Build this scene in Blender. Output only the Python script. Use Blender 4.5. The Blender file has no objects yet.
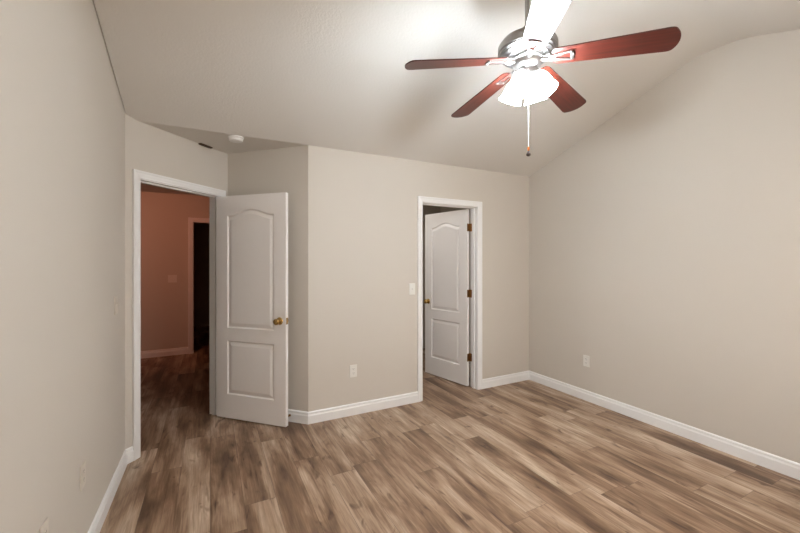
import bpy, bmesh, math, random
from mathutils import Vector, Matrix
S = bpy.context.scene
COL = S.collection
PI = math.pi
R = math.radians

# ------------------------------------------------------------------ camera, world, light, exposure
CAM_H = 1.438
cd = bpy.data.cameras.new('camera'); cam = bpy.data.objects.new('camera', cd); COL.objects.link(cam)
cd.sensor_width = 36.0; cd.lens = 36.0*368.4/800
cd.shift_y = -(266.5-260.76)/800
cd.clip_start = 0.02
cam.location = (0, 0, CAM_H)
cam.rotation_euler = (R(90), 0, -0.4755)
S.camera = cam

W = bpy.data.worlds.new('night_sky'); S.world = W; W.use_nodes = True
W.node_tree.nodes['Background'].inputs[0].default_value = (0.05, 0.07, 0.10, 1)
W.node_tree.nodes['Background'].inputs[1].default_value = 0.02

S.view_settings.view_transform = 'Standard'
S.view_settings.look = 'None'
S.view_settings.gamma = 1.0
S.view_settings.exposure = 0.95

GLASS_E = 66.0        # lit glass shades of the fan
BULB_E = 165.0         # bulbs inside the shades
REAR_FILL_W = 22.0       # added warm fill from behind the camera
HALL_FILL_W = 42.0         # added fill in the hall
CLOSET_FILL_W = 14.0       # added fill in the closet, for its door

def area(name, loc, rot, sx, sy, watts, color):
    l = bpy.data.lights.new(name, 'AREA'); l.shape = 'RECTANGLE'; l.size = sx; l.size_y = sy
    l.energy = watts; l.color = color
    o = bpy.data.objects.new(name, l); COL.objects.link(o); o.location = loc; o.rotation_euler = rot
    return o
# added soft fill light, set outside an assumed window behind the camera
area('rear_fill', (1.75, -0.62, 1.45), (R(90), 0, 0), 1.7, 1.3, REAR_FILL_W, (1.0, 0.86, 0.72))

# ------------------------------------------------------------------ room dimensions (metres)
XL, XR, YB, YF = -0.5353, 3.446, 3.262, -0.47
H, M = 2.459, 0.3527
XC, G = 0.7695, 0.0594
Y1, Y2 = 1.5396, 1.2528
Z = H + M*(YB-Y1)
T = 0.115
q = math.sqrt(0.5)
s_in = (XC-XL+G)/2
P_CORNER = Vector((XL, YB-G)); P_INNER = Vector((XL+s_in, YB-G+s_in)); P_OUT = Vector((XC, YB))
YH = 6.57             # far wall of the hall

def bez(a, b, c, n=6):
    return [tuple((1-t)**2*a[k]+2*t*(1-t)*b[k]+t*t*c[k] for k in (0, 1)) for t in (i/n for i in range(n+1))]
RC = 0.12             # softly rounded creases of the vault
VP = [(YF-T, Z-M*(Y2-YF+T))] + bez((Y2-RC, Z-M*RC), (Y2, Z), (Y2+RC, Z)) + bez((Y1-RC, Z), (Y1, Z), (Y1+RC, Z-M*RC)) + [(YB, H)]

def vault(y):
    for (ya, za), (yb, zb) in zip(VP[:-1], VP[1:]):
        if ya <= y <= yb: return za + (zb-za)*(y-ya)/(yb-ya)
    return VP[0][1] if y < VP[0][0] else VP[-1][1]

# ------------------------------------------------------------------ materials
MATS = {}
def new_mat(name):
    m = bpy.data.materials.new(name); m.use_nodes = True
    MATS[name] = m
    return m, m.node_tree, m.node_tree.nodes['Principled BSDF']

def plain(name, col, rough=0.5, metal=0.0, spec=0.5, bump=None, coat=0.0):
    m, nt, b = new_mat(name)
    b.inputs['Base Color'].default_value = (*col, 1)
    b.inputs['Roughness'].default_value = rough
    b.inputs['Metallic'].default_value = metal
    b.inputs['Specular IOR Level'].default_value = spec
    b.inputs['Coat Weight'].default_value = coat
    if bump:
        scale, strength, dist = bump
        tc = nt.nodes.new('ShaderNodeTexCoord'); n = nt.nodes.new('ShaderNodeTexNoise')
        n.inputs['Scale'].default_value = scale; n.inputs['Detail'].default_value = 3
        bp = nt.nodes.new('ShaderNodeBump'); bp.inputs['Strength'].default_value = strength
        bp.inputs['Distance'].default_value = dist
        nt.links.new(tc.outputs['Object'], n.inputs['Vector'])
        nt.links.new(n.outputs['Fac'], bp.inputs['Height'])
        nt.links.new(bp.outputs['Normal'], b.inputs['Normal'])
    return m

def emis(name, col, strength):
    m, nt, b = new_mat(name)
    b.inputs['Base Color'].default_value = (0.85, 0.85, 0.83, 1)
    b.inputs['Roughness'].default_value = 0.3
    b.inputs['Emission Color'].default_value = (*col, 1)
    b.inputs['Emission Strength'].default_value = strength
    return m

plain('wall_paint', (0.62, 0.57, 0.505), 0.75, bump=(160, 0.08, 0.002))
plain('ceiling_paint', (0.70, 0.67, 0.625), 0.85, bump=(70, 0.35, 0.004))
plain('trim_paint', (0.86, 0.855, 0.845), 0.35)
plain('door_paint', (0.87, 0.835, 0.81), 0.40, bump=(220, 0.06, 0.001))
plain('plate_plastic', (0.78, 0.76, 0.71), 0.35)
plain('painted_plate', (0.66, 0.60, 0.52), 0.45)
plain('slot_dark', (0.10, 0.09, 0.08), 0.6)
plain('brass', (0.55, 0.36, 0.13), 0.25, metal=1.0)
plain('old_brass', (0.30, 0.17, 0.07), 0.35, metal=1.0)
plain('nickel', (0.36, 0.345, 0.33), 0.36, metal=1.0)
plain('steel', (0.55, 0.55, 0.54), 0.3, metal=1.0)
plain('white_cord', (0.85, 0.85, 0.84), 0.5)
plain('amber_bead', (0.65, 0.20, 0.05), 0.4)
plain('dark_bell', (0.05, 0.03, 0.025), 0.35)
plain('vent_brown', (0.09, 0.055, 0.03), 0.6)
plain('white_plastic', (0.82, 0.81, 0.79), 0.4)
plain('rubber_white', (0.75, 0.73, 0.70), 0.6)
emis('lit_glass', (0.87, 0.97, 1.06), GLASS_E)
emis('lit_bulb', (0.87, 0.97, 1.06), BULB_E)
emis('closet_fill_glass', (1.0, 0.97, 0.93), 1.0)  # lens of the added closet fill
emis('hall_fill_glass', (1.0, 0.55, 0.34), 2.0)  # lens of the added hall fill

def floor_material():
    m, nt, b = new_mat('vinyl_planks')
    N, L = nt.nodes, nt.links
    def math_(op, a, bb=None, c=None):
        n = N.new('ShaderNodeMath'); n.operation = op
        for i, v in enumerate((a, bb, c)):
            if v is None: continue
            if isinstance(v, (int, float)): n.inputs[i].default_value = v
            else: L.new(v, n.inputs[i])
        return n.outputs[0]
    def comb(x, y, z):
        n = N.new('ShaderNodeCombineXYZ')
        for i, v in enumerate((x, y, z)):
            if isinstance(v, (int, float)): n.inputs[i].default_value = v
            else: L.new(v, n.inputs[i])
        return n.outputs[0]
    def noise(vec, scale, detail=4, rough=0.55, dist=0.0):
        n = N.new('ShaderNodeTexNoise'); L.new(vec, n.inputs['Vector'])
        n.inputs['Scale'].default_value = scale; n.inputs['Detail'].default_value = detail
        n.inputs['Roughness'].default_value = rough; n.inputs['Distortion'].default_value = dist
        return n.outputs['Fac']
    def ramp(fac, stops):
        n = N.new('ShaderNodeValToRGB'); L.new(fac, n.inputs[0])
        e = n.color_ramp.elements
        e[0].position, e[0].color = stops[0][0], (*stops[0][1], 1)
        e[1].position, e[1].color = stops[-1][0], (*stops[-1][1], 1)
        for p, c in stops[1:-1]:
            k = e.new(p); k.color = (*c, 1)
        return n.outputs['Color']
    def mix(fac, a, c, mode='MIX'):
        n = N.new('ShaderNodeMix'); n.data_type = 'RGBA'; n.blend_type = mode
        if isinstance(fac, (int, float)): n.inputs[0].default_value = fac
        else: L.new(fac, n.inputs[0])
        for i, v in ((6, a), (7, c)):
            if isinstance(v, tuple): n.inputs[i].default_value = (*v, 1)
            else: L.new(v, n.inputs[i])
        return n.outputs[2]
    tc = N.new('ShaderNodeTexCoord'); sp = N.new('ShaderNodeSeparateXYZ')
    L.new(tc.outputs['Object'], sp.inputs[0])
    x, y = sp.outputs[0], sp.outputs[1]
    PW, PL = 0.178, 1.22
    u = math_('DIVIDE', x, PW); row = math_('FLOOR', u); fu = math_('FRACT', u)
    w1 = N.new('ShaderNodeTexWhiteNoise'); w1.noise_dimensions = '1D'; L.new(row, w1.inputs['W'])
    v = math_('ADD', math_('DIVIDE', y, PL), math_('MULTIPLY', w1.outputs['Value'], 7.3))
    cid = math_('FLOOR', v); fv = math_('FRACT', v)
    w2 = N.new('ShaderNodeTexWhiteNoise'); w2.noise_dimensions = '2D'
    L.new(comb(row, cid, 0), w2.inputs['Vector'])
    rnd = w2.outputs['Value']
    # plank-local coordinates, shifted per plank so that no grain crosses a seam
    ox = math_('ADD', x, math_('MULTIPLY', rnd, 37.0)); oy = math_('ADD', y, math_('MULTIPLY', rnd, 91.0))
    broad = noise(comb(math_('MULTIPLY', ox, 8.0), math_('MULTIPLY', oy, 1.5), rnd), 1.0, 4, 0.55, 0.35)
    grain = noise(comb(math_('MULTIPLY', ox, 150.0), math_('MULTIPLY', oy, 5.0), rnd), 1.0, 5, 0.65, 0.2)
    streak = noise(comb(math_('MULTIPLY', ox, 22.0), math_('MULTIPLY', oy, 1.6), math_('ADD', rnd, 4.0)), 1.0, 3, 0.5, 1.4)
    knot = noise(comb(math_('MULTIPLY', ox, 15.0), math_('MULTIPLY', oy, 5.5), math_('ADD', rnd, 9.0)), 1.0, 2, 0.5, 0.9)
    tone = math_('ADD', math_('MULTIPLY', broad, 0.85), math_('MULTIPLY', math_('SUBTRACT', rnd, 0.45), 0.16))
    base = ramp(tone, [(0.25, (0.11, 0.060, 0.034)), (0.375, (0.245, 0.150, 0.092)), (0.47, (0.385, 0.265, 0.178)), (0.62, (0.58, 0.455, 0.345))])
    g = ramp(grain, [(0.30, (0.72, 0.69, 0.66)), (0.62, (1.08, 1.08, 1.08))])
    c = mix(1.0, base, g, 'MULTIPLY')
    s = ramp(streak, [(0.56, (1, 1, 1)), (0.72, (0.62, 0.57, 0.53))])
    c = mix(1.0, c, s, 'MULTIPLY')
    k = ramp(knot, [(0.62, (1, 1, 1)), (0.76, (0.42, 0.36, 0.32))])
    c = mix(1.0, c, k, 'MULTIPLY')
    wv = N.new('ShaderNodeTexWave'); wv.wave_type = 'BANDS'; wv.bands_direction = 'X'
    L.new(comb(math_('MULTIPLY', ox, 7.0), math_('MULTIPLY', oy, 0.9), rnd), wv.inputs['Vector'])
    wv.inputs['Scale'].default_value = 1.3; wv.inputs['Distortion'].default_value = 7.0
    wv.inputs['Detail'].default_value = 2.5; wv.inputs['Detail Scale'].default_value = 1.2
    wr = ramp(wv.outputs['Fac'], [(0.05, (0.74, 0.70, 0.66)), (0.45, (1.03, 1.03, 1.03))])
    c = mix(0.35, c, wr, 'MULTIPLY')
    du = math_('MULTIPLY', math_('MINIMUM', fu, math_('SUBTRACT', 1.0, fu)), PW)
    dv = math_('MULTIPLY', math_('MINIMUM', fv, math_('SUBTRACT', 1.0, fv)), PL)
    seam = math_('LESS_THAN', math_('MINIMUM', du, dv), 0.0013)
    c = mix(math_('MULTIPLY', seam, 0.55), c, (0.06, 0.035, 0.022))
    L.new(c, b.inputs['Base Color'])
    b.inputs['Roughness'].default_value = 0.42
    b.inputs['Specular IOR Level'].default_value = 0.35
    bp = N.new('ShaderNodeBump'); bp.inputs['Strength'].default_value = 0.12; bp.inputs['Distance'].default_value = 0.002
    L.new(grain, bp.inputs['Height']); L.new(bp.outputs['Normal'], b.inputs['Normal'])
floor_material()

def blade_material():
    m, nt, b = new_mat('mahogany')
    N, L = nt.nodes, nt.links
    tc = N.new('ShaderNodeTexCoord'); mp = N.new('ShaderNodeMapping'); mp.inputs['Scale'].default_value = (3, 60, 60)
    n = N.new('ShaderNodeTexNoise'); n.inputs['Scale'].default_value = 1.0; n.inputs['Detail'].default_value = 4
    rp = N.new('ShaderNodeValToRGB')
    rp.color_ramp.elements[0].position = 0.3; rp.color_ramp.elements[0].color = (0.035, 0.007, 0.004, 1)
    rp.color_ramp.elements[1].position = 0.7; rp.color_ramp.elements[1].color = (0.085, 0.015, 0.009, 1)
    L.new(tc.outputs['Object'], mp.inputs[0]); L.new(mp.outputs[0], n.inputs['Vector'])
    L.new(n.outputs['Fac'], rp.inputs[0]); L.new(rp.outputs[0], b.inputs['Base Color'])
    b.inputs['Roughness'].default_value = 0.30
    b.inputs['Specular IOR Level'].default_value = 0.5
blade_material()

# ------------------------------------------------------------------ mesh helpers
def link_mesh(name, bm, mat, parent=None, smooth=False, recalc=True):
    if recalc: bmesh.ops.recalc_face_normals(bm, faces=bm.faces)
    me = bpy.data.meshes.new(name); bm.to_mesh(me); bm.free()
    me.materials.append(MATS[mat])
    if smooth:
        for p in me.polygons: p.use_smooth = True
        try: me.set_sharp_from_angle(angle=R(40))
        except Exception: pass
    o = bpy.data.objects.new(name, me); COL.objects.link(o)
    if parent: o.parent = parent
    return o

def struct(name, bm, mat, label=None, cat=None, smooth=False):
    o = link_mesh(name, bm, mat, None, smooth); o['kind'] = 'structure'
    if label: o['label'] = label; o['category'] = cat
    return o

def thing(name, label, cat, loc=(0, 0, 0), rotz=0.0, group=None):
    o = bpy.data.objects.new(name, None); COL.objects.link(o); o.empty_display_size = 0.1
    o.location = loc; o.rotation_euler = (0, 0, rotz)
    o['label'] = label; o['category'] = cat
    if group: o['group'] = group
    return o

def B(): return bmesh.new()

def box(bm, x0, x1, y0, y1, z0, z1, bevel=0.0, mat=None):
    g = bmesh.ops.create_cube(bm, size=1.0)['verts']
    for v in g:
        v.co = Vector((x0+(v.co.x+.5)*(x1-x0), y0+(v.co.y+.5)*(y1-y0), z0+(v.co.z+.5)*(z1-z0)))
    if bevel:
        es = {e for v in g for e in v.link_edges}
        r = bmesh.ops.bevel(bm, geom=list(es), offset=bevel, segments=2, profile=0.5, affect='EDGES')
        g = list({v for v in r['verts']} | {v for v in g if v.is_valid})
    if mat:
        for v in g: v.co = mat @ v.co
    return g

def lathe(bm, prof, seg=32, mat=None, closed=False):
    """profile of (radius, z) about local z"""
    rings = []
    for r, z in prof:
        if r < 1e-6: rings.append([bm.verts.new((0, 0, z))])
        else: rings.append([bm.verts.new((r*math.cos(2*PI*i/seg), r*math.sin(2*PI*i/seg), z)) for i in range(seg)])
    pairs = list(zip(rings[:-1], rings[1:]))
    if closed: pairs.append((rings[-1], rings[0]))
    for a, b in pairs:
        for i in range(seg):
            j = (i+1) % seg
            if len(a) == 1 and len(b) == 1: continue
            if len(a) == 1: bm.faces.new((a[0], b[i], b[j]))
            elif len(b) == 1: bm.faces.new((a[i], a[j], b[0]))
            else: bm.faces.new((a[i], a[j], b[j], b[i]))
    if mat:
        for ring in rings:
            for v in ring: v.co = mat @ v.co

def tube(bm, pts, r, seg=10):
    pts = [Vector(p) for p in pts]; rings = []
    for i, p in enumerate(pts):
        d = (pts[min(i+1, len(pts)-1)] - pts[max(i-1, 0)]).normalized()
        a = d.orthogonal().normalized(); 
        if i and rings: 
            a = (rings[-1][1] - d*rings[-1][1].dot(d)).normalized()
        b = d.cross(a); rr = r[i] if isinstance(r, (list, tuple)) else r
        rings.append(([bm.verts.new(p + a*rr*math.cos(2*PI*k/seg) + b*rr*math.sin(2*PI*k/seg)) for k in range(seg)], a))
    for (a, _), (b, _) in zip(rings[:-1], rings[1:]):
        for k in range(seg): bm.faces.new((a[k], a[(k+1) % seg], b[(k+1) % seg], b[k]))
    bm.faces.new(rings[0][0]); bm.faces.new(list(reversed(rings[-1][0])))

def prism(bm, poly, z0, z1):
    a = [bm.verts.new((x, y, z0)) for x, y in poly]; b = [bm.verts.new((x, y, z1)) for x, y in poly]
    bm.faces.new(a); bm.faces.new(b)
    n = len(poly)
    for i in range(n): bm.faces.new((a[i], a[(i+1) % n], b[(i+1) % n], b[i]))

def wall_piece(bm, nodes, z0=0.0):
    """nodes: (inner xy, outer xy, top z) along the wall"""
    V = [[bm.verts.new((*i, z0)), bm.verts.new((*o, z0)), bm.verts.new((*o, zt)), bm.verts.new((*i, zt))] for i, o, zt in nodes]
    for a, b in zip(V[:-1], V[1:]):
        for k in range(4): bm.faces.new((a[k], b[k], b[(k+1) % 4], a[(k+1) % 4]))
    bm.faces.new(V[0]); bm.faces.new(V[-1])

def sweep(bm, frames, prof, flip=False):
    """frames: (origin, axis for first profile coordinate, axis for second)"""
    rings = [[bm.verts.new(o + a*u + b*v) for u, v in prof] for o, a, b in frames]
    n = len(prof)
    for r0, r1 in zip(rings[:-1], rings[1:]):
        for k in range(n): bm.faces.new((r0[k], r0[(k+1) % n], r1[(k+1) % n], r1[k]))
    bm.faces.new(rings[0]); bm.faces.new(rings[-1])

# ------------------------------------------------------------------ structure: floor, ceilings, walls
bm = B(); box(bm, -2.1, 3.8, YF-0.2, 9.4, -0.12, 0.0); struct('floor', bm, 'vinyl_planks')

bm = B()
ys = [p[0] for p in VP]; nv = len(ys)
lo = [[bm.verts.new((x, y, vault(y))) for y in ys] for x in (XL+.004, XR+T)]
hi = [[bm.verts.new((x, y, vault(y)+0.12)) for y in ys] for x in (XL+.004, XR+T)]
for k in range(nv-1):
    bm.faces.new((lo[0][k], lo[0][k+1], lo[1][k+1], lo[1][k])); bm.faces.new((hi[0][k], hi[0][k+1], hi[1][k+1], hi[1][k]))
    for s in (0, 1): bm.faces.new((lo[s][k], lo[s][k+1], hi[s][k+1], hi[s][k]))
for k in (0, nv-1): bm.faces.new((lo[0][k], lo[1][k], hi[1][k], hi[0][k]))
struct('ceiling', bm, 'ceiling_paint', smooth=True)

# flat ceiling at wall height over alcove, hall and closet
bm = B(); prism(bm, [(-2.0, 2.3), (XL-T, 2.3), (XL-T, YB), (XR+T, YB), (XR+T, YH+T), (-2.0, YH+T)], H, H+0.1)
struct('ceiling_low', bm, 'ceiling_paint')

# outward offset of the room's outline
def offs(pts, d, closed=True):
    out = []; n = len(pts)
    for i in range(n):
        a, b, c = pts[i-1], pts[i], pts[(i+1) % n]
        d1 = (b-a).normalized(); d2 = (c-b).normalized()
        n1 = Vector((-d1.y, d1.x)); n2 = Vector((-d2.y, d2.x))     # left of travel; the outline runs clockwise
        mv = (n1+n2); mv = mv/(1+n1.dot(n2))
        out.append(b+mv*d)
    return out
ROOM = [Vector((XL, YF)), P_CORNER, P_INNER, P_OUT, Vector((XR, YB)), Vector((XR, YF))]
OUTER = offs(ROOM, T)

bm = B()
def gable(i, j, x):
    a, b = ROOM[i], ROOM[j]; oa, ob = OUTER[i], OUTER[j]
    nodes = []
    yy = sorted({a.y, b.y} | {p[0] for p in VP[1:-1]}, reverse=a.y > b.y)
    for y in yy:
        o = oa if y == a.y else ob if y == b.y else Vector((oa.x, y))
        nodes.append((Vector((a.x, y)), o, vault(y)+(.11 if x == XL else 0)))
    return nodes
wall_piece(bm, gable(0, 1, XL)); struct('wall_left', bm, 'wall_paint')
bm = B(); wall_piece(bm, gable(4, 5, XR)); struct('wall_right', bm, 'wall_paint')

# diagonal entry wall with its doorway
EDIR = Vector((q, q)); NDIR = Vector((q, -q))         # along the wall; into the room
SLEN = s_in*math.sqrt(2)
S0, S1, DOOR_H = 0.112, 0.863, 2.036
def dpt(s, n=0.0): return P_CORNER + EDIR*s + NDIR*n
J = 0.018
bm = B()
wall_piece(bm, [(ROOM[1], OUTER[1], vault(YB-G)), (dpt(G*math.sqrt(2)), dpt(G*math.sqrt(2), -T), H), (dpt(S0-J), dpt(S0-J, -T), H)])
wall_piece(bm, [(dpt(S0-J), dpt(S0-J, -T), H), (dpt(S1+J), dpt(S1+J, -T), H)], DOOR_H+J)
wall_piece(bm, [(dpt(S1+J), dpt(S1+J, -T), H), (ROOM[2], OUTER[2], H)])
struct('wall_diagonal', bm, 'wall_paint')
bm = B(); wall_piece(bm, [(ROOM[2], OUTER[2], H), (ROOM[3], OUTER[3], H)]); struct('wall_alcove', bm, 'wall_paint')

# back wall with the closet doorway
CX0, CX1 = 1.942, 2.646
bm = B()
wall_piece(bm, [(ROOM[3], OUTER[3], H), (Vector((CX0-J, YB)), Vector((CX0-J, YB+T)), H)])
wall_piece(bm, [(Vector((CX0-J, YB)), Vector((CX0-J, YB+T)), H), (Vector((CX1+J, YB)), Vector((CX1+J, YB+T)), H)], DOOR_H+J)
wall_piece(bm, [(Vector((CX1+J, YB)), Vector((CX1+J, YB+T)), H), (ROOM[4], OUTER[4], H)])
struct('wall_back', bm, 'wall_paint')

# front wall behind the camera, with an assumed window opening for the fill
WX0, WX1, WZ0, WZ1 = 0.9, 2.6, 0.8, 2.1
bm = B(); f0, f1 = YF-T, YF
box(bm, XL-T, WX0, f0, f1, 0, vault(YF)); box(bm, WX1, XR+T, f0, f1, 0, vault(YF))
box(bm, WX0, WX1, f0, f1, 0, WZ0); box(bm, WX0, WX1, f0, f1, WZ1, vault(YF))
struct('wall_front', bm, 'wall_paint')
bm = B()
for a in ((WX0, WX0+.05, WZ0, WZ1), (WX1-.05, WX1, WZ0, WZ1), (WX0+.05, WX1-.05, WZ0, WZ0+.05), (WX0+.05, WX1-.05, WZ1-.05, WZ1), ((WX0+WX1)/2-.025, (WX0+WX1)/2+.025, WZ0+.05, WZ1-.05)):
    box(bm, a[0], a[1], f0+.03, f0+.08, a[2], a[3])
struct('window_1', bm, 'trim_paint')

# hall, closet and the dark room beyond the hall
HX0, HX1 = -0.233, 0.54
bm = B(); box(bm, -2.0, HX0-J, YH, YH+T, 0, H); box(bm, HX1+J, 1.2, YH, YH+T, 0, H); box(bm, HX0-J, HX1+J, YH, YH+T, DOOR_H+J, H)
struct('wall_hall_far', bm, 'wall_paint')
bm = B(); box(bm, -2.0, -1.9, 2.4, YH, 0, H); struct('wall_hall_left', bm, 'wall_paint')
bm = B(); box(bm, -2.0, XL-T, 2.3, 2.4, 0, H); struct('wall_hall_near', bm, 'wall_paint')
bm = B(); box(bm, 1.1, 1.2, YB+T, YH, 0, H); struct('wall_hall_right', bm, 'wall_paint')
bm = B(); box(bm, 1.2, XR, 5.2, 5.3, 0, H); struct('wall_closet_back', bm, 'wall_paint')
bm = B(); box(bm, XR, XR+T, YB+T, 5.3, 0, H); struct('wall_closet_right', bm, 'wall_paint')
bm = B(); box(bm, -1.0, 1.4, 9.2, 9.3, 0, H); box(bm, -1.1, -1.0, YH+T, 9.3, 0, H); box(bm, 1.4, 1.5, YH+T, 9.3, 0, H); box(bm, -1.1, 1.5, YH+T, 9.3, H, H+.1)
struct('wall_dark_room', bm, 'wall_paint')

# ------------------------------------------------------------------ trim: baseboards, casings, jambs
BASE = [(0, 0), (.015, 0), (.015, .070), (.0115, .078), (.0095, .086), (.0115, .091), (.010, .098), (.006, .103), (0, .105)]
def baseboard(name, pts, start=None, end=None):
    """pts: wall line in plan, room on the right of travel"""
    pts = [Vector(p) for p in pts]; fr = []
    up = Vector((0, 0, 1))
    for i, p in enumerate(pts):
        ds = []
        if i > 0: ds.append((p-pts[i-1]).normalized())
        if i < len(pts)-1: ds.append((pts[i+1]-p).normalized())
        ns = [Vector((d.y, -d.x)) for d in ds]
        mv = ns[0] if len(ns) == 1 else (ns[0]+ns[1])/(1+ns[0].dot(ns[1]))
        fr.append((Vector((*p, 0)), Vector((*mv, 0)), up))
    bm = B(); sweep(bm, fr, BASE); return struct(name, bm, 'trim_paint')

CW = 0.057
baseboard('baseboard_left', [(XL, YF), P_CORNER, dpt(S0-.005-CW)])
baseboard('baseboard_alcove', [dpt(S1+.005+CW), P_INNER, P_OUT, (CX0-.005-CW, YB)])
baseboard('baseboard_right', [(CX1+.005+CW, YB), (XR, YB), (XR, YF)])
baseboard('baseboard_hall', [(-1.9, YH), (HX0-.005-.066, YH)])

CAS = [(0, 0), (CW, 0), (CW, .017), (.046, .017), (.038, .014), (.026, .013), (.014, .0105), (.006, .010), (0, .007)]
def casing(name, base, along, norm, s0, s1, h, prof=CAS, jamb=True, stop=None, depth=T):
    """base + along*s is the wall line; casing around s0..s1 up to h"""
    a = Vector((*along, 0)); n = Vector((*norm, 0)); b0 = Vector((*base, 0)); up = Vector((0, 0, 1))
    r = .005
    bm = B()
    fr = [(b0+a*(s0-r), -a, n), (b0+a*(s0-r)+up*(h+r), -a+up, n), (b0+a*(s1+r)+up*(h+r), a+up, n), (b0+a*(s1+r), a, n)]
    sweep(bm, fr, prof)
    o = struct(name, bm, 'trim_paint')
    bm = B()
    mt = Matrix((( a.x, n.x, 0, base[0]), (a.y, n.y, 0, base[1]), (0, 0, 1, 0), (0, 0, 0, 1)))
    box(bm, s0-J, s0, -depth, 0, 0, h+J, mat=mt); box(bm, s1, s1+J, -depth, 0, 0, h+J, mat=mt); box(bm, s0, s1, -depth, 0, h, h+J, mat=mt)
    if stop:
        y0, y1 = stop
        box(bm, s0, s0+.011, y0, y1, 0, h, mat=mt); box(bm, s1-.011, s1, y0, y1, 0, h, mat=mt); box(bm, s0+.011, s1-.011, y0, y1, h-.011, h, mat=mt)
    struct(name.replace('trim_', 'trim_1'), bm, 'trim_paint')
casing('trim_1', P_CORNER, EDIR, NDIR, S0, S1, DOOR_H, stop=(-.076, -.040))
casing('trim_2', Vector((0, YB)), Vector((1, 0)), Vector((0, -1)), CX0, CX1, DOOR_H, stop=(-.076, -.040))
CAS3 = [(u*1.16, v) for u, v in CAS]
casing('trim_3', Vector((0, YH)), Vector((1, 0)), Vector((0, -1)), HX0, HX1, DOOR_H, prof=CAS3)

# ------------------------------------------------------------------ doors
def inset(poly, d):
    n = len(poly); out = []
    for i in range(n):
        a, b, c = Vector(poly[i-1]), Vector(poly[i]), Vector(poly[(i+1) % n])
        d1 = (b-a).normalized(); d2 = (c-b).normalized()
        n1 = Vector((-d1.y, d1.x)); n2 = Vector((-d2.y, d2.x))
        out.append(b + (n1+n2)/(1+n1.dot(n2))*d)
    return out                                         # counter-clockwise outlines shrink

def door_leaf(root, w, h, y0, y1, stile, zp):
    x0, z0 = .003, .012
    za, zb, zc, zs, rise = zp                          # lower panel bottom/top, upper panel bottom, shoulder, arch rise
    pl, pr = x0+stile, w-stile
    low = [(pl, za), (pr, za), (pr, zb), (pl, zb)]
    n = 28
    arch = []
    for i in range(n+1):
        u = 1-2*i/n
        arch.append(((pl+pr)/2+(pr-pl)/2*u, zs+rise*(0.5+0.5*math.cos(PI*min(1, abs(u)/.90)))**0.8))
    upp = [(pl, zc), (pr, zc)] + arch
    bm = B(); es = []
    for loop in ([(x0, z0), (w, z0), (w, h), (x0, h)], low, upp):
        vs = [bm.verts.new((x, y0, z)) for x, z in loop]
        es += [bm.edges.new((vs[i], vs[(i+1) % len(vs)])) for i in range(len(vs))]
    bmesh.ops.triangle_fill(bm, use_beauty=True, edges=es)
    g = bmesh.ops.extrude_face_region(bm, geom=list(bm.faces))
    for v in g['geom']:
        if isinstance(v, bmesh.types.BMVert): v.co.y = y1
    leaf = link_mesh('leaf', bm, 'door_paint', root)
    prof = [(0, 0), (.003, .001), (.010, .0095), (.015, .0105), (.020, .0095), (.044, .0025), (.046, .002)]
    for loop in (low, upp):
        bm = B()
        for side, yy in ((1, min(y0, y1)), (-1, max(y0, y1))):
            rings = []
            for d, dep in prof:
                rings.append([bm.verts.new((p.x, yy+side*dep, p.y)) for p in inset(loop, d)])
            for a, b in zip(rings[:-1], rings[1:]):
                for i in range(len(a)):
                    j = (i+1) % len(a); bm.faces.new((a[i], a[j], b[j], b[i]))
            bm.faces.new(rings[-1])
            if side == 1: first = rings[0]
            else:
                for i in range(len(first)):
                    j = (i+1) % len(first); bm.faces.new((first[i], first[j], rings[0][j], rings[0][i]))
        link_mesh('panel', bm, 'door_paint', root)
    return leaf

KNOB = [(0, 0), (.031, 0), (.033, .003), (.030, .007), (.017, .010), (.0125, .014), (.0115, .024), (.014, .030), (.022, .035), (.0265, .042), (.0275, .050), (.0255, .057), (.019, .062), (.009, .064), (0, .0645)]
def knobs(root, x, z, y0, y1, mat):
    lo, hi = min(y0, y1), max(y0, y1)
    for y, sgn in ((lo, -1), (hi, 1)):
        bm = B(); lathe(bm, KNOB, 28, Matrix.Translation((x, y, z)) @ Matrix.Rotation(-sgn*PI/2, 4, 'X'))
        link_mesh('knob', bm, mat, root, True)

def hinge(root, y_pin, z, ylo, yhi, side):
    """knuckle at the local origin, one leaf on the door's edge"""
    bm = B()
    lathe(bm, [(0, -.047), (.004, -.047), (.0065, -.044), (.0065, .044), (.004, .047), (0, .047)], 14, Matrix.Translation((0, y_pin, z)))
    box(bm, .0015, .0030, ylo, yhi, z-.044, z+.044)
    return link_mesh('hinge', bm, 'old_brass', root, True)

# entry door, opened at a right angle to its wall
D1 = thing('door_1', 'white two-panel door swung open into the room beside the dark hall doorway', 'door', (*dpt(S1, .006), 0), R(-45))
D1['kind'] = 'structure'
W1 = 0.742
door_leaf(D1, W1, 2.026, -.041, -.006, .118, (.225, .715, .830, 1.848, .052))
knobs(D1, W1-.060, .918, -.041, -.006, 'brass')
for z in (.30, 1.06, 1.80): hinge(D1, 0, z, -.036, -.008, 1)
bm = B(); box(bm, W1-.001, W1+.0015, -.035, -.012, .918-.028, .918+.028); box(bm, W1, W1+.012, -.029, -.018, .911, .925, .003)
link_mesh('latch', bm, 'brass', D1)

# closet door, opened into the closet
D2 = thing('door_2', 'white two-panel door standing ajar into the closet, brass hinges on its right', 'door', (CX1-.002, YB+T+.006, 0), R(102))
D2['kind'] = 'structure'
W2 = 0.698
door_leaf(D2, W2, 2.026, .014, .049, .112, (.225, .715, .830, 1.848, .052))
knobs(D2, W2-.060, .925, .014, .049, 'brass')
for z in (.335, 1.063, 1.817): hinge(D2, 0, z, .004, .048, -1)
bm = B(); box(bm, W2-.001, W2+.0015, .020, .043, .897, .953); link_mesh('latch', bm, 'brass', D2)
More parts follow.
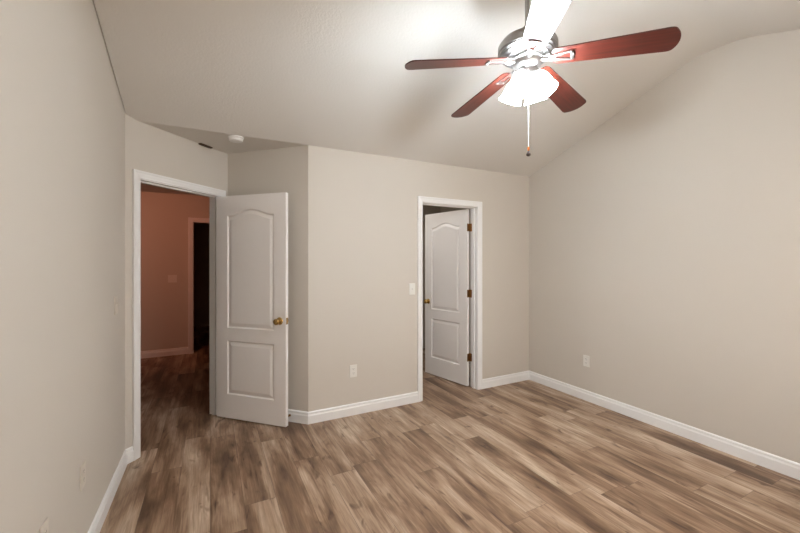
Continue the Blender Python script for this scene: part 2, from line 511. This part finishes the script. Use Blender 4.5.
# hinge leaves on the closet jamb
bm = B()
for z in (.335, 1.063, 1.817): box(bm, CX1-.0015, CX1+.001, YB+T-.036, YB+T+.001, z-.044, z+.044)
struct('trim_4', bm, 'old_brass')

# ------------------------------------------------------------------ wall plates
def rot_to(n): return math.atan2(-n[0], n[1])          # local +y faces along n
def plate_bm(w=.070, h=.115, t=.006):
    bm = B(); box(bm, -w/2, w/2, 0, t, -h/2, h/2, .0025); return bm

def outlet(loc, n, label, mat='plate_plastic'):
    t = thing('electrical_outlet', label, 'outlet', loc, rot_to(n), 'wall outlets')
    link_mesh('cover_plate', plate_bm(), mat, t)
    for dz in (.0195, -.0195):
        bm = B(); poly = []
        for i in range(24):
            a = 2*PI*i/24
            poly.append((max(-.0168, min(.0168, .0185*math.cos(a))), max(-.0143, min(.0143, .0185*math.sin(a)))))
        prism(bm, poly, .0055, .0078)
        for v in bm.verts: v.co = Vector((v.co.x, v.co.z, v.co.y+dz))
        rcp = link_mesh('receptacle', bm, mat, t)
        bm = B()
        box(bm, -.0075, -.0052, .0074, .0080, dz-.002, dz+.007); box(bm, .0052, .0075, .0074, .0080, dz-.001, dz+.007)
        lathe(bm, [(0, 0), (.0026, 0), (.0026, .0006), (0, .0006)], 10, Matrix.Translation((0, .0074, dz-.0075)) @ Matrix.Rotation(-PI/2, 4, 'X'))
        link_mesh('slots', bm, 'slot_dark', rcp)
    bm = B(); lathe(bm, [(0, 0), (.003, 0), (.0025, .001), (0, .0013)], 10, Matrix.Translation((0, .006, 0)) @ Matrix.Rotation(-PI/2, 4, 'X'))
    link_mesh('screw', bm, mat, t)
    return t

def switch(loc, n, label, gangs=1, mat='plate_plastic'):
    t = thing('light_switch', label, 'light switch', loc, rot_to(n), 'light switches')
    link_mesh('cover_plate', plate_bm(.070 if gangs == 1 else .116), mat, t)
    for k in range(gangs):
        dx = 0 if gangs == 1 else (-.023, .023)[k]
        bm = B(); box(bm, dx-.0055, dx+.0055, .005, .0072, -.012, .012)
        mt = Matrix.Translation((dx, .006, 0)) @ Matrix.Rotation(R(28), 4, 'X')
        box(bm, -.0038, .0038, 0, .0165, -.0045, .0045, .0012, mat=mt)
        link_mesh('toggle', bm, mat, t)
        for dz in (-.030, .030):
            bm = B(); lathe(bm, [(0, 0), (.003, 0), (.0025, .001), (0, .0013)], 10, Matrix.Translation((dx, .006, dz)) @ Matrix.Rotation(-PI/2, 4, 'X'))
            link_mesh('screw', bm, mat, t)
    return t

outlet((1.188, YB, .408), (0, -1), 'white outlet on the back wall between alcove corner and closet door')
outlet((XR, 2.494, .406), (-1, 0), 'white outlet low on the right wall above its long baseboard')
outlet((XL, 2.219, .430), (1, 0), 'beige outlet low on the left wall, nearer the entry door', 'painted_plate')
outlet((XL, 1.766, .437), (1, 0), 'beige outlet cut off at the bottom edge on the left wall', 'painted_plate')
switch((1.816, YB, 1.152), (0, -1), 'white switch on the back wall just left of the closet casing')
switch((XL, 2.908, 1.155), (1, 0), 'beige painted switch on the left wall beside the entry casing', mat='painted_plate')
switch((-.512, YH, 1.165), (0, -1), 'double switch plate on the dim far wall of the hall', 2)

# ------------------------------------------------------------------ small fittings
SD = thing('smoke_detector', 'round white smoke detector on the flat alcove ceiling', 'smoke detector', (.188, 3.330, H))
bm = B(); lathe(bm, [(0, 0), (.060, 0), (.060, -.010), (.056, -.012), (0, -.012)], 32); link_mesh('base', bm, 'white_plastic', SD, True)
bm = B(); lathe(bm, [(.040, -.012), (.054, -.012), (.055, -.024), (.050, -.032), (.036, -.036), (.018, -.0365), (0, -.0365)], 32); link_mesh('cover', bm, 'white_plastic', SD, True)

VT = thing('ceiling_vent', 'small dark brown slot where the alcove ceiling meets the entry wall', 'vent', (*dpt(.690, .016), H), R(45))
bm = B(); box(bm, -.065, .065, -.015, .015, -.012, 0, .003); link_mesh('frame', bm, 'vent_brown', VT)
bm = B()
for k in range(5): box(bm, -.052+k*.022, -.038+k*.022, -.009, .009, -.014, -.0115)
link_mesh('louvre', bm, 'slot_dark', VT)

# spring door stop on the alcove baseboard behind the open door
ALD = (P_OUT-P_INNER).normalized(); ALN = Vector((-q, -q))
sp = P_INNER + ALD*.702 + ALN*.0155
DS = thing('door_stop', 'short spring door stop on the alcove baseboard behind the open entry door', 'door stop', (*sp, .058), rot_to(ALN))
bm = B(); lathe(bm, [(0, 0), (.011, 0), (.011, .003), (.006, .008), (0, .008)], 16, Matrix.Rotation(-PI/2, 4, 'X')); link_mesh('mount', bm, 'old_brass', DS, True)
bm = B(); tube(bm, [(.0055*math.cos(i*.7), .006+i*.00042, .0055*math.sin(i*.7)) for i in range(120)], .0014, 6); link_mesh('spring', bm, 'old_brass', DS, True)
bm = B(); lathe(bm, [(0, .054), (.008, .054), (.0085, .062), (.006, .068), (0, .069)], 16, Matrix.Rotation(-PI/2, 4, 'X')); link_mesh('tip', bm, 'rubber_white', DS, True)

# unseen warm lamp added in the hall ceiling to brighten the far wall
HLX, HLY = -1.05, 4.35
HL = thing('hall_fill_lamp', 'added, unseen warm fill lamp in the hall ceiling, turned to the far wall', 'lamp', (HLX, HLY, H))
bm = B(); lathe(bm, [(.055, 0), (.085, 0), (.085, -.006), (.078, -.010), (.06, -.008)], 32, closed=True); link_mesh('trim_ring', bm, 'white_plastic', HL, True)
bm = B(); lathe(bm, [(0, 0), (.055, 0), (.053, -.016), (.044, -.030), (.034, -.036), (0, -.036)], 32); link_mesh('eyeball', bm, 'white_plastic', HL, True)
bm = B(); lathe(bm, [(0, -.0362), (.030, -.0362), (.030, -.038), (0, -.038)], 24); link_mesh('lens', bm, 'hall_fill_glass', HL, True)
hl = bpy.data.lights.new('hall_fill', 'SPOT'); hl.energy = HALL_FILL_W; hl.color = (1.0, .36, .21); hl.shadow_soft_size = .04
hl.spot_size = R(95); hl.spot_blend = 1.0
ho = bpy.data.objects.new('hall_fill', hl); COL.objects.link(ho); ho.location = (HLX, HLY, H-.05)
ho.rotation_euler = (Vector((-.75, YH, 1.55))-ho.location).to_track_quat('-Z', 'Y').to_euler()

# unseen lamp added in the closet ceiling to brighten the door's face
CL = thing('closet_fill_lamp', 'added, unseen fill lamp in the closet ceiling behind the closet door', 'lamp', (1.60, 4.25, H))
bm = B(); lathe(bm, [(.06, 0), (.085, 0), (.085, -.006), (.078, -.010), (.062, -.008), (.06, -.004)], 32, closed=True); link_mesh('trim_ring', bm, 'white_plastic', CL, True)
bm = B(); lathe(bm, [(0, -.001), (.0595, -.001), (.0595, -.004), (0, -.004)], 32); link_mesh('lens', bm, 'closet_fill_glass', CL, True)
cl = bpy.data.lights.new('closet_fill', 'SPOT'); cl.energy = CLOSET_FILL_W; cl.color = (1.0, .97, .93); cl.shadow_soft_size = .05; cl.spot_size = R(165); cl.spot_blend = .3
co = bpy.data.objects.new('closet_fill', cl); COL.objects.link(co); co.location = (1.60, 4.25, H-.02)

# ------------------------------------------------------------------ ceiling fan
FX, FY = 1.510, 1.443
FAN = thing('ceiling_fan', 'brushed nickel ceiling fan with five mahogany blades and lit glass shades', 'ceiling fan', (FX, FY, 0))
TOP = vault(FY)
bm = B(); lathe(bm, [(0, TOP), (.065, TOP), (.068, TOP-.012), (.062, TOP-.040), (.042, TOP-.062), (.018, TOP-.072), (0, TOP-.072)], 32); link_mesh('canopy', bm, 'nickel', FAN, True)
bm = B(); lathe(bm, [(0, TOP-.07), (.0125, TOP-.07), (.0125, 2.64), (0, 2.64)], 20); link_mesh('downrod', bm, 'nickel', FAN, True)
bm = B(); lathe(bm, [(0, 2.690), (.022, 2.690), (.026, 2.655), (.060, 2.640), (.105, 2.628), (.135, 2.612), (.150, 2.592), (.153, 2.584), (.153, 2.556), (.147, 2.551), (.147, 2.545), (.136, 2.540), (.134, 2.533), (.118, 2.528), (.112, 2.521), (0, 2.521)], 48); link_mesh('motor_housing', bm, 'nickel', FAN, True)
bm = B(); lathe(bm, [(0, 2.522), (.080, 2.522), (.082, 2.508), (.074, 2.503), (.076, 2.488), (.070, 2.474), (.055, 2.464), (.050, 2.456), (0, 2.454)], 40); link_mesh('switch_housing', bm, 'nickel', FAN, True)

DROOP = math.atan(.113)
def blade_parts(deg):
    a = R(90-deg)
    # frame of the blade: x outwards and drooping, y across with 12 degrees of pitch
    mt = Matrix.Rotation(a, 4, 'Z') @ Matrix.Rotation(DROOP, 4, 'Y')
    mt = Matrix.Translation((0, 0, 2.5146)) @ mt @ Matrix.Rotation(R(-12), 4, 'X')
    r0, r1, w0, w1 = .125, .666, .056, .075
    out = []
    for i in range(9):                                  # root end, rounded corners
        t = PI/2 + PI*i/8
        out.append((r0+.030+.030*math.cos(t), .030*math.sin(t)*(1) + (w0-.030)*(1 if math.sin(t) > 0 else -1 if math.sin(t) < 0 else 0)))
    rt = (w1*w1+.030**2)/(2*.030); am = math.asin(w1/rt)     # tip: shallow arc, eased corners
    out.append((r1-.046, -w1)); out.append((r1-.034, -w1*.975))
    for i in range(13):
        t = am*.90*(-1+2*i/12)
        out.append((r1-rt+rt*math.cos(t), rt*math.sin(t)))
    out.append((r1-.034, w1*.975)); out.append((r1-.046, w1))
    bm = B(); prism(bm, out, -.003, .003)
    bl = link_mesh('blade', bm, 'mahogany', FAN); bl.matrix_local = mt
    bm = B()                                            # bracket: arm from the motor, open trapezoid under the blade
    z = -.0035
    def plate(poly, z0, z1): prism(bm, poly, z0, z1)
    plate([(.118, -.016), (.222, -.034), (.222, -.024), (.136, -.009)], z-.007, z)
    plate([(.118, .016), (.136, .009), (.222, .024), (.222, .034)], z-.007, z)
    plate([(.212, -.034), (.226, -.031), (.231, 0), (.226, .031), (.212, .034)], z-.007, z)
    plate([(.112, -.020), (.142, -.013), (.142, .013), (.112, .020)], z-.007, z)
    tube(bm, [(.066, 0, .000), (.085, 0, -.004), (.100, 0, z-.004), (.125, 0, z-.004)], [.016, .015, .013, .010], 12)
    for sx, sy in ((.218, -.022), (.218, .022), (.128, 0)):
        lathe(bm, [(0, z-.0105), (.004, z-.0095), (.005, z-.007), (0, z-.007)], 10, Matrix.Translation((sx, sy, 0)))
    br = link_mesh('bracket', bm, 'nickel', bl, True)
for d in (2, 74, 146, 216.8, 290): blade_parts(d)

# light kit: fitter with four bell shades
bm = B(); lathe(bm, [(0, 2.460), (.046, 2.460), (.052, 2.450), (.052, 2.428), (.040, 2.408), (.018, 2.396), (.010, 2.386), (0, 2.384)], 32); link_mesh('light_fitter', bm, 'nickel', FAN, True)
for k in range(4):
    az = R(45+90*k) - .4755
    mt = Matrix.Translation((.044*math.cos(az), .044*math.sin(az), 2.448)) @ Matrix.Rotation(az, 4, 'Z') @ Matrix.Rotation(R(180-24), 4, 'Y')
    bm = B(); lathe(bm, [(0, -.01), (.015, -.01), (.018, .012), (.024, .018), (.024, .034), (0, .034)], 20, mt)
    arm = link_mesh('shade_holder', bm, 'nickel', FAN, True)
    pr = [(.022, .030), (.028, .035), (.037, .047), (.043, .063), (.047, .085), (.051, .108), (.058, .132), (.062, .141)]
    inn = [(r-.003, z) for r, z in reversed(pr)]
    bm = B(); lathe(bm, pr+inn, 32, mt, closed=True)
    sh = link_mesh('lamp_shade', bm, 'lit_glass', FAN, True)
    bm = B(); lathe(bm, [(0, .034), (.012, .036), (.013, .055), (.024, .075), (.028, .092), (.024, .108), (.012, .117), (0, .119)], 20, mt)
    link_mesh('bulb', bm, 'lit_bulb', sh, True)
# pull chain on the camera's side of the light kit
px, py = -.040, -.045
bm = B(); tube(bm, [(px*.9, py*.9, 2.44), (px*1.2, py*1.2, 2.40), (px*1.2, py*1.2, 2.024)], .0017, 8)
ch = link_mesh('pull_chain', bm, 'white_cord', FAN, True)
bm = B(); lathe(bm, [(0, 2.028), (.005, 2.026), (.0065, 2.018), (.005, 2.008), (0, 2.006)], 14, Matrix.Translation((px*1.2, py*1.2, 0))); link_mesh('bead', bm, 'amber_bead', ch, True)
bm = B(); lathe(bm, [(0, 2.008), (.005, 2.006), (.0075, 1.998), (.0115, 1.988), (.0105, 1.982), (.005, 1.978), (0, 1.977)], 16, Matrix.Translation((px*1.2, py*1.2, 0))); link_mesh('fob', bm, 'dark_bell', ch, True)
